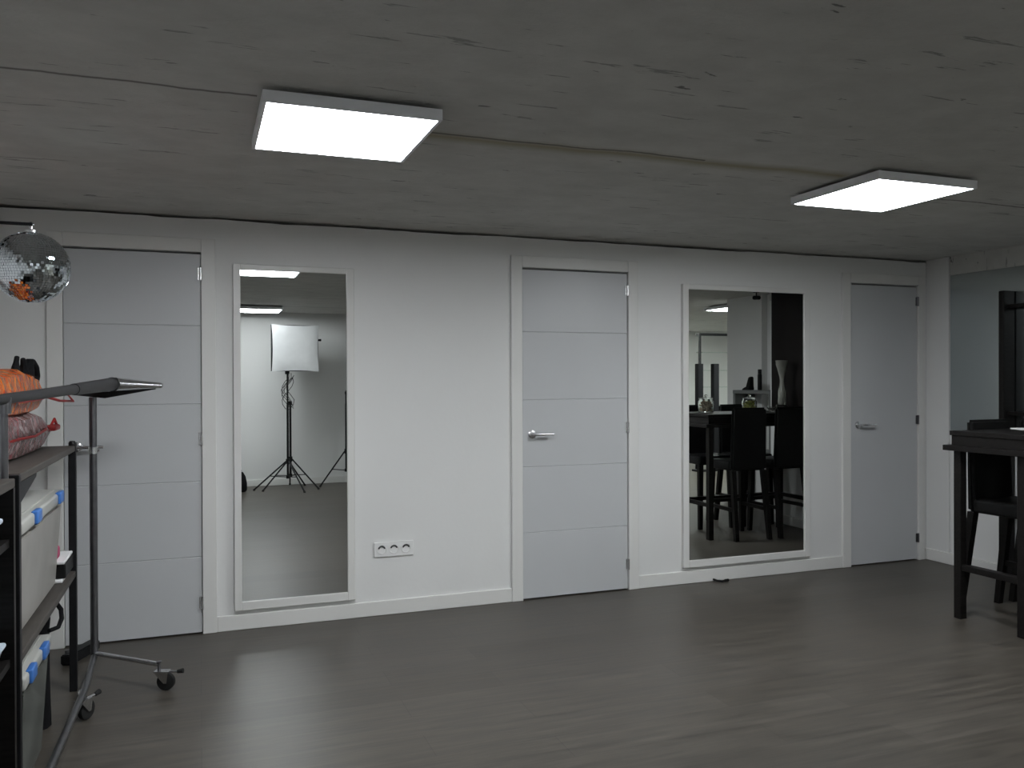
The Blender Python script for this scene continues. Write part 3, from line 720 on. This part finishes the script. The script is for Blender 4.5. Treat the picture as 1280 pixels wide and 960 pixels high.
bm = B(); lathe(bm, [(0, 0.061), (0.036, 0.061), (0.042, 0.09), (0.043, 0.13), (0.036, 0.18), (0.022, 0.23), (0.016, 0.27), (0.018, 0.31), (0.030, 0.37), (0.045, 0.42), (0.052, 0.46), (0.049, 0.46), (0.027, 0.37), (0.014, 0.31), (0.012, 0.27)], 28, (4.925, -1.49, ZT), lobes=2, amp=0.22, twist=7.0)
obj('vase_body', bm, vase_glass, t, smooth=True)

# dark panel on the right wall
bm = B(); box(bm, XR - 0.04, XR - 0.014, -1.80, -1.33, 0.95, 2.21, 0.004); tag(obj('hanging_panel', bm, dark_panel, origin=(XR, -1.56, 0.95)), 'dark brown glossy panel on the right wall, mirrored behind the vase', 'panel')

# ------------------------------------------------------------------ side room seen in the wide mirror
t = thing('console_shelf', 'dark grey console shelf against the white pillar', 'shelf', (5.32, -2.3, 0))
bm = B(); box(bm, 5.19, 5.445, -2.61, -1.99, 1.195, 1.232, 0.004); obj('top_board', bm, grey_lacquer, t)
for y in (-2.61, -2.03):
    bm = B(); box(bm, 5.195, 5.44, y, y + 0.04, 0, 1.195, 0.003); obj('side_panel', bm, grey_lacquer, t)
bm = B(); box(bm, 5.20, 5.44, -2.57, -2.03, 0.60, 0.625, 0.003); obj('inner_board', bm, grey_lacquer, t)
bx, by = 5.27, -2.265
t = thing('black_bottle', 'slim black bottle standing on the grey console shelf', 'bottle', (bx, by, 1.2325))
bm = B(); lathe(bm, [(0, 0), (0.020, 0), (0.022, 0.01), (0.022, 0.15), (0.019, 0.165)], 20, (bx, by, 1.2325)); obj('bottle_body', bm, black_plastic, t, smooth=True)
bm = B(); lathe(bm, [(0.019, 0.1655), (0.019, 0.205), (0.016, 0.21), (0, 0.21)], 20, (bx, by, 1.2325)); obj('bottle_cap', bm, black_metal, t, smooth=True)
t = thing('black_shoe', 'black high-backed shoe on the grey console shelf', 'shoe', (5.27, -2.44, 1.2325))
bm = B(); hexa(bm, [(5.235, -2.53, 1.2325), (5.305, -2.53, 1.2325), (5.305, -2.39, 1.2325), (5.235, -2.39, 1.2325)], [(5.245, -2.51, 1.255), (5.295, -2.51, 1.255), (5.295, -2.395, 1.285), (5.245, -2.395, 1.285)])
bmesh.ops.bevel(bm, geom=list(bm.edges), offset=0.008, segments=2, affect='EDGES'); obj('shoe_foot', bm, black_leather, t, smooth=True)
bm = B(); hexa(bm, [(5.243, -2.465, 1.26), (5.297, -2.465, 1.26), (5.297, -2.392, 1.26), (5.243, -2.392, 1.26)], [(5.25, -2.43, 1.365), (5.29, -2.43, 1.365), (5.29, -2.385, 1.37), (5.25, -2.385, 1.37)])
bmesh.ops.bevel(bm, geom=list(bm.edges), offset=0.007, segments=2, affect='EDGES'); obj('shoe_shaft', bm, black_leather, t, smooth=True)
lx, ly = 5.22, -2.25
t = thing('spot_lamp', 'small black spot fitting at the ceiling by the pillar', 'lamp', (lx, ly, H))
bm = B(); lathe(bm, [(0, 0), (0.030, 0), (0.030, -0.012), (0, -0.012)], 16, (lx, ly, H)); obj('ceiling_plate', bm, black_metal, t, smooth=True)
bm = B(); tube(bm, [(lx, ly, H - 0.012), (lx, ly, H - 0.05)], 0.006, 8); tube(bm, [(lx, ly - 0.035, H - 0.060), (lx, ly + 0.045, H - 0.068)], [0.022, 0.020], 14); obj('lamp_head', bm, black_metal, t, smooth=True)

# glass display shelves, far end of the side room
GX0, GX1, GY0, GY1 = 6.985, 7.75, -6.07, -5.95
t = thing('display_shelf', 'glass display shelves in a thin black frame, far back in the wide mirror', 'shelf', (7.4, -6.15, 0))
for x in (GX0, GX1):
    for y in (GY0, GY1):
        xx = x + (0.072 if x == GX0 and y == GY0 else 0.0)
        bm = B(); box(bm, xx - 0.014, xx + 0.014, y - 0.014, y + 0.014, 0, 2.03); obj('post', bm, black_metal, t)
bm = B()
for y in (GY0, GY1): box(bm, GX0 + 0.02, GX1 - 0.02, y - 0.012, y + 0.012, 2.0, 2.03)
for x in (GX0, GX1): box(bm, x - 0.012, x + 0.012, GY0 + 0.02, GY1 - 0.02, 2.0, 2.03)
obj('top_frame', bm, black_metal, t)
for z in (0.55, 0.95, 1.22, 1.47, 1.74):
    bm = B(); box(bm, GX0 + 0.021, GX1 - 0.021, GY0 - 0.015, GY1 + 0.015, z, z + 0.010); obj('glass_shelf', bm, shelf_glass, t)
for x, y in ((6.82, -5.72), (7.09, -5.72)):
    t = thing('tower_speaker', 'slim black tower %s in front of the display shelves' % ('nearer the wall opening' if x < 6.9 else 'farther from the wall opening'), 'speaker', (x, y, 0), 0, 'slim black towers by the display shelves')
    bm = B(); box(bm, x - 0.045, x + 0.045, y - 0.045, y + 0.045, 0.03, 1.57, 0.008); obj('speaker_body', bm, black_fabric, t)
    bm = B(); box(bm, x - 0.08, x + 0.08, y - 0.08, y + 0.08, 0, 0.03, 0.006); obj('speaker_foot', bm, black_metal, t)

# ------------------------------------------------------------------ studio stands by the wall behind the camera
def tripod(t, cx, cy, top, spread, hub, rot, rp=0.014):
    bm = B(); tube(bm, [(cx, cy, hub * 0.42), (cx, cy, min(top, 1.05))], rp, 10); obj('pole', bm, black_metal, t, smooth=True)
    if top > 1.05:
        bm = B(); tube(bm, [(cx, cy, 1.04), (cx, cy, top)], rp * 0.75, 10); obj('pole', bm, black_metal, t, smooth=True)
    bm = B(); lathe(bm, [(rp, -0.03), (rp + 0.010, -0.03), (rp + 0.010, 0.03), (rp, 0.03)], 12, (cx, cy, hub)); obj('collar', bm, black_plastic, t, smooth=True)
    bm = B(); lathe(bm, [(rp, -0.02), (rp + 0.008, -0.02), (rp + 0.008, 0.02), (rp, 0.02)], 12, (cx, cy, hub * 0.45))
    obj('collar', bm, black_plastic, t, smooth=True)
    for k in range(3):
        a = rot + 2 * PI * k / 3; ux, uy = math.cos(a), math.sin(a)
        foot = Vector((cx + ux * spread, cy + uy * spread, 0.012)); h = Vector((cx + ux * 0.02, cy + uy * 0.02, hub))
        bm = B(); tube(bm, [h, foot], 0.0095, 8); l = obj('leg', bm, black_metal, t, smooth=True)
        bm = B(); tube(bm, [h.lerp(foot, 0.98), foot - Vector((0, 0, 0.011)) + Vector((ux, uy, 0)) * 0.006], 0.013, 8); obj('foot_tip', bm, rubber, l, smooth=True)
        bm = B(); tube(bm, [(cx + ux * 0.015, cy + uy * 0.015, hub * 0.45), h.lerp(foot, 0.52)], 0.006, 6); obj('brace', bm, black_metal, t, smooth=True)
SBX, SBY = 1.015, -5.90
t = thing('softbox_stand', 'black light stand carrying the white square softbox', 'light stand', (SBX, SBY, 0))
tripod(t, SBX, SBY, 1.50, 0.40, 0.35, PI + 0.12)
bm = B()
for k in range(3):
    pts = [(SBX + 0.05 * math.sin(q * 1.1 + k) + 0.03 * (k - 1), SBY + 0.03, 1.47 - q * 0.06 - 0.03 * k) for q in range(8)]
    pts += [(SBX + 0.07 * math.cos(q * 0.7 + k), SBY + 0.035, 1.0 + q * 0.055) for q in range(8)]
    tube(bm, pts, 0.004, 5)
obj('power_cable', bm, rubber, t, smooth=True)
# softbox: white front, black pyramid behind
t = thing('softbox', 'white square softbox on its stand, seen in the tall narrow mirror', 'softbox', (1.09, -5.80, 1.45))
C0 = Vector((1.105, -5.86, 1.745)); hw = 0.288
def sb(u, v, d):    # local frame turned slightly and facing +y
    a = math.radians(-7); X = Vector((math.cos(a), math.sin(a), 0)); Yv = Vector((-math.sin(a), math.cos(a), 0))
    return C0 + X * u + Vector((0, 0, 1)) * v + Yv * d
bm = B(); n = 18; grid = []
for j in range(n + 1):
    row = []
    for i in range(n + 1):
        u, v = 2 * i / n - 1, 2 * j / n - 1
        pu = 1 - 0.045 * (1 - v * v); pv = 1 - 0.045 * (1 - u * u)
        row.append(bm.verts.new(sb(u * hw * (pu if abs(u) > 0.99 else 1 - 0.045 * (1 - v * v) * abs(u)), v * hw * (1 - 0.045 * (1 - u * u) * abs(v)), 0.02 + 0.012 * (1 - u ** 4) * (1 - v ** 4) + 0.004 * noise.noise(Vector((u * 4, v * 4, 0))))))
    grid.append(row)
for j in range(n):
    for i in range(n): bm.faces.new((grid[j][i], grid[j][i + 1], grid[j + 1][i + 1], grid[j + 1][i]))
obj('front_cloth', bm, softbox_white, t, smooth=True)
bm = B(); q = hw * 0.985; r2 = 0.09
F_ = [sb(-q, -q, 0.008), sb(q, -q, 0.008), sb(q, q, 0.008), sb(-q, q, 0.008)]; Fm = [sb(-q, -q, -0.05), sb(q, -q, -0.05), sb(q, q, -0.05), sb(-q, q, -0.05)]; R_ = [sb(-r2, -r2, -0.30), sb(r2, -r2, -0.30), sb(r2, r2, -0.30), sb(-r2, r2, -0.30)]
V = [[bm.verts.new(p) for p in ring] for ring in (F_, Fm, R_)]
for P_, Q_ in zip(V, V[1:]):
    for k in range(4): bm.faces.new((P_[k], P_[(k + 1) % 4], Q_[(k + 1) % 4], Q_[k]))
bm.faces.new(V[0]); bm.faces.new(V[2])
obj('black_shell', bm, black_fabric, t)
bm = B(); box(bm, SBX - 0.022, SBX + 0.022, SBY - 0.10, SBY + 0.03, 1.425, 1.505, 0.004); tube(bm, [sb(-0.05, -0.02, -0.12), (SBX, SBY, 1.505)], 0.02, 8)
obj('stand_mount', bm, black_metal, t)
bm = B(); tube(bm, [sb(hw + 0.0, 0.11, -0.10), sb(hw + 0.06, 0.11, -0.10)], [0.010, 0.016], 10); tube(bm, [sb(0.1, 0.11, -0.12), sb(hw + 0.0, 0.11, -0.10)], 0.008, 8); obj('tilt_knob', bm, black_plastic, t, smooth=True)
t = thing('light_stand', 'shorter bare light stand set close against the softbox stand', 'light stand', (1.055, -5.98, 0))
tripod(t, 1.055, -5.98, 1.06, 0.38, 0.37, PI - 0.45)
bm = B(); box(bm, 1.02, 1.075, -6.0, -5.96, 1.04, 1.09, 0.006); obj('stand_clamp', bm, black_plastic, t)
t = thing('light_stand', 'bare black light stand at the right edge of the narrow mirror', 'light stand', (1.755, -6.04, 0))
tripod(t, 1.755, -6.04, 1.17, 0.34, 0.44, 3.0)
bm = B(); lathe(bm, [(0.012, 0), (0.016, 0.0), (0.016, 0.03), (0.006, 0.035), (0.006, 0.05), (0, 0.05)], 10, (1.755, -6.04, 1.17)); obj('spigot', bm, black_metal, t, smooth=True)
t = thing('round_case', 'rounded black carrying case on the floor by the wall, left in the mirror', 'case', (0.44, -5.93, 0))
bm = B(); pts = [(0.02, 0), (0.07, 0.0), (0.09, 0.06), (0.085, 0.14), (0.06, 0.21), (0.02, 0.245), (0, 0.25)]
lathe(bm, [(0.0, 0.0), (0.085, 0.0), (0.10, 0.02), (0.10, 0.10), (0.085, 0.18), (0.055, 0.235), (0.0, 0.255)], 24, (0.435, -5.93, 0)); obj('case_body', bm, black_fabric, t, smooth=True)
bm = B(); tube(bm, arc((0.435, -5.93, 0.245), 0.035, 0.1, PI - 0.1, 8), 0.006, 6); obj('handle', bm, black_fabric, t, smooth=True)

# ------------------------------------------------------------------ camera, world, view
cam = bpy.data.cameras.new('camera'); co = bpy.data.objects.new('camera', cam); COL.objects.link(co)
f, yaw, pitch, roll, dd, hh = 1042.4466, 0.3584066, -0.0051857, -0.0036616, 4.7402264, 1.3473366
cam.sensor_width = 36.0; cam.sensor_fit = 'HORIZONTAL'; cam.lens = f / 1280 * 36.0
cy_, sy_, cp, sp = math.cos(yaw), math.sin(yaw), math.cos(pitch), math.sin(pitch)
fw = Vector((sy_ * cp, cy_ * cp, sp)); rt = Vector((cy_, -sy_, 0)); up = rt.cross(fw)
r2 = math.cos(roll) * rt + math.sin(roll) * up; u2 = -math.sin(roll) * rt + math.cos(roll) * up
M = Matrix((r2, u2, -fw)).transposed().to_4x4(); M.translation = Vector((0, -dd, hh))
co.matrix_world = M; cam.clip_start = 0.02; cam.clip_end = 60
S.camera = co
w = bpy.data.worlds.new('world'); S.world = w; w.use_nodes = True
w.node_tree.nodes['Background'].inputs['Color'].default_value = (0, 0, 0, 1)
S.view_settings.view_transform = 'Standard'; S.view_settings.look = 'None'
S.view_settings.exposure = 0.0; S.view_settings.gamma = 1.0; S.view_settings.use_curve_mapping = False
S.cycles.max_bounces = 12; S.cycles.glossy_bounces = 8; S.cycles.transmission_bounces = 10
S.cycles.sample_clamp_indirect = 4.0
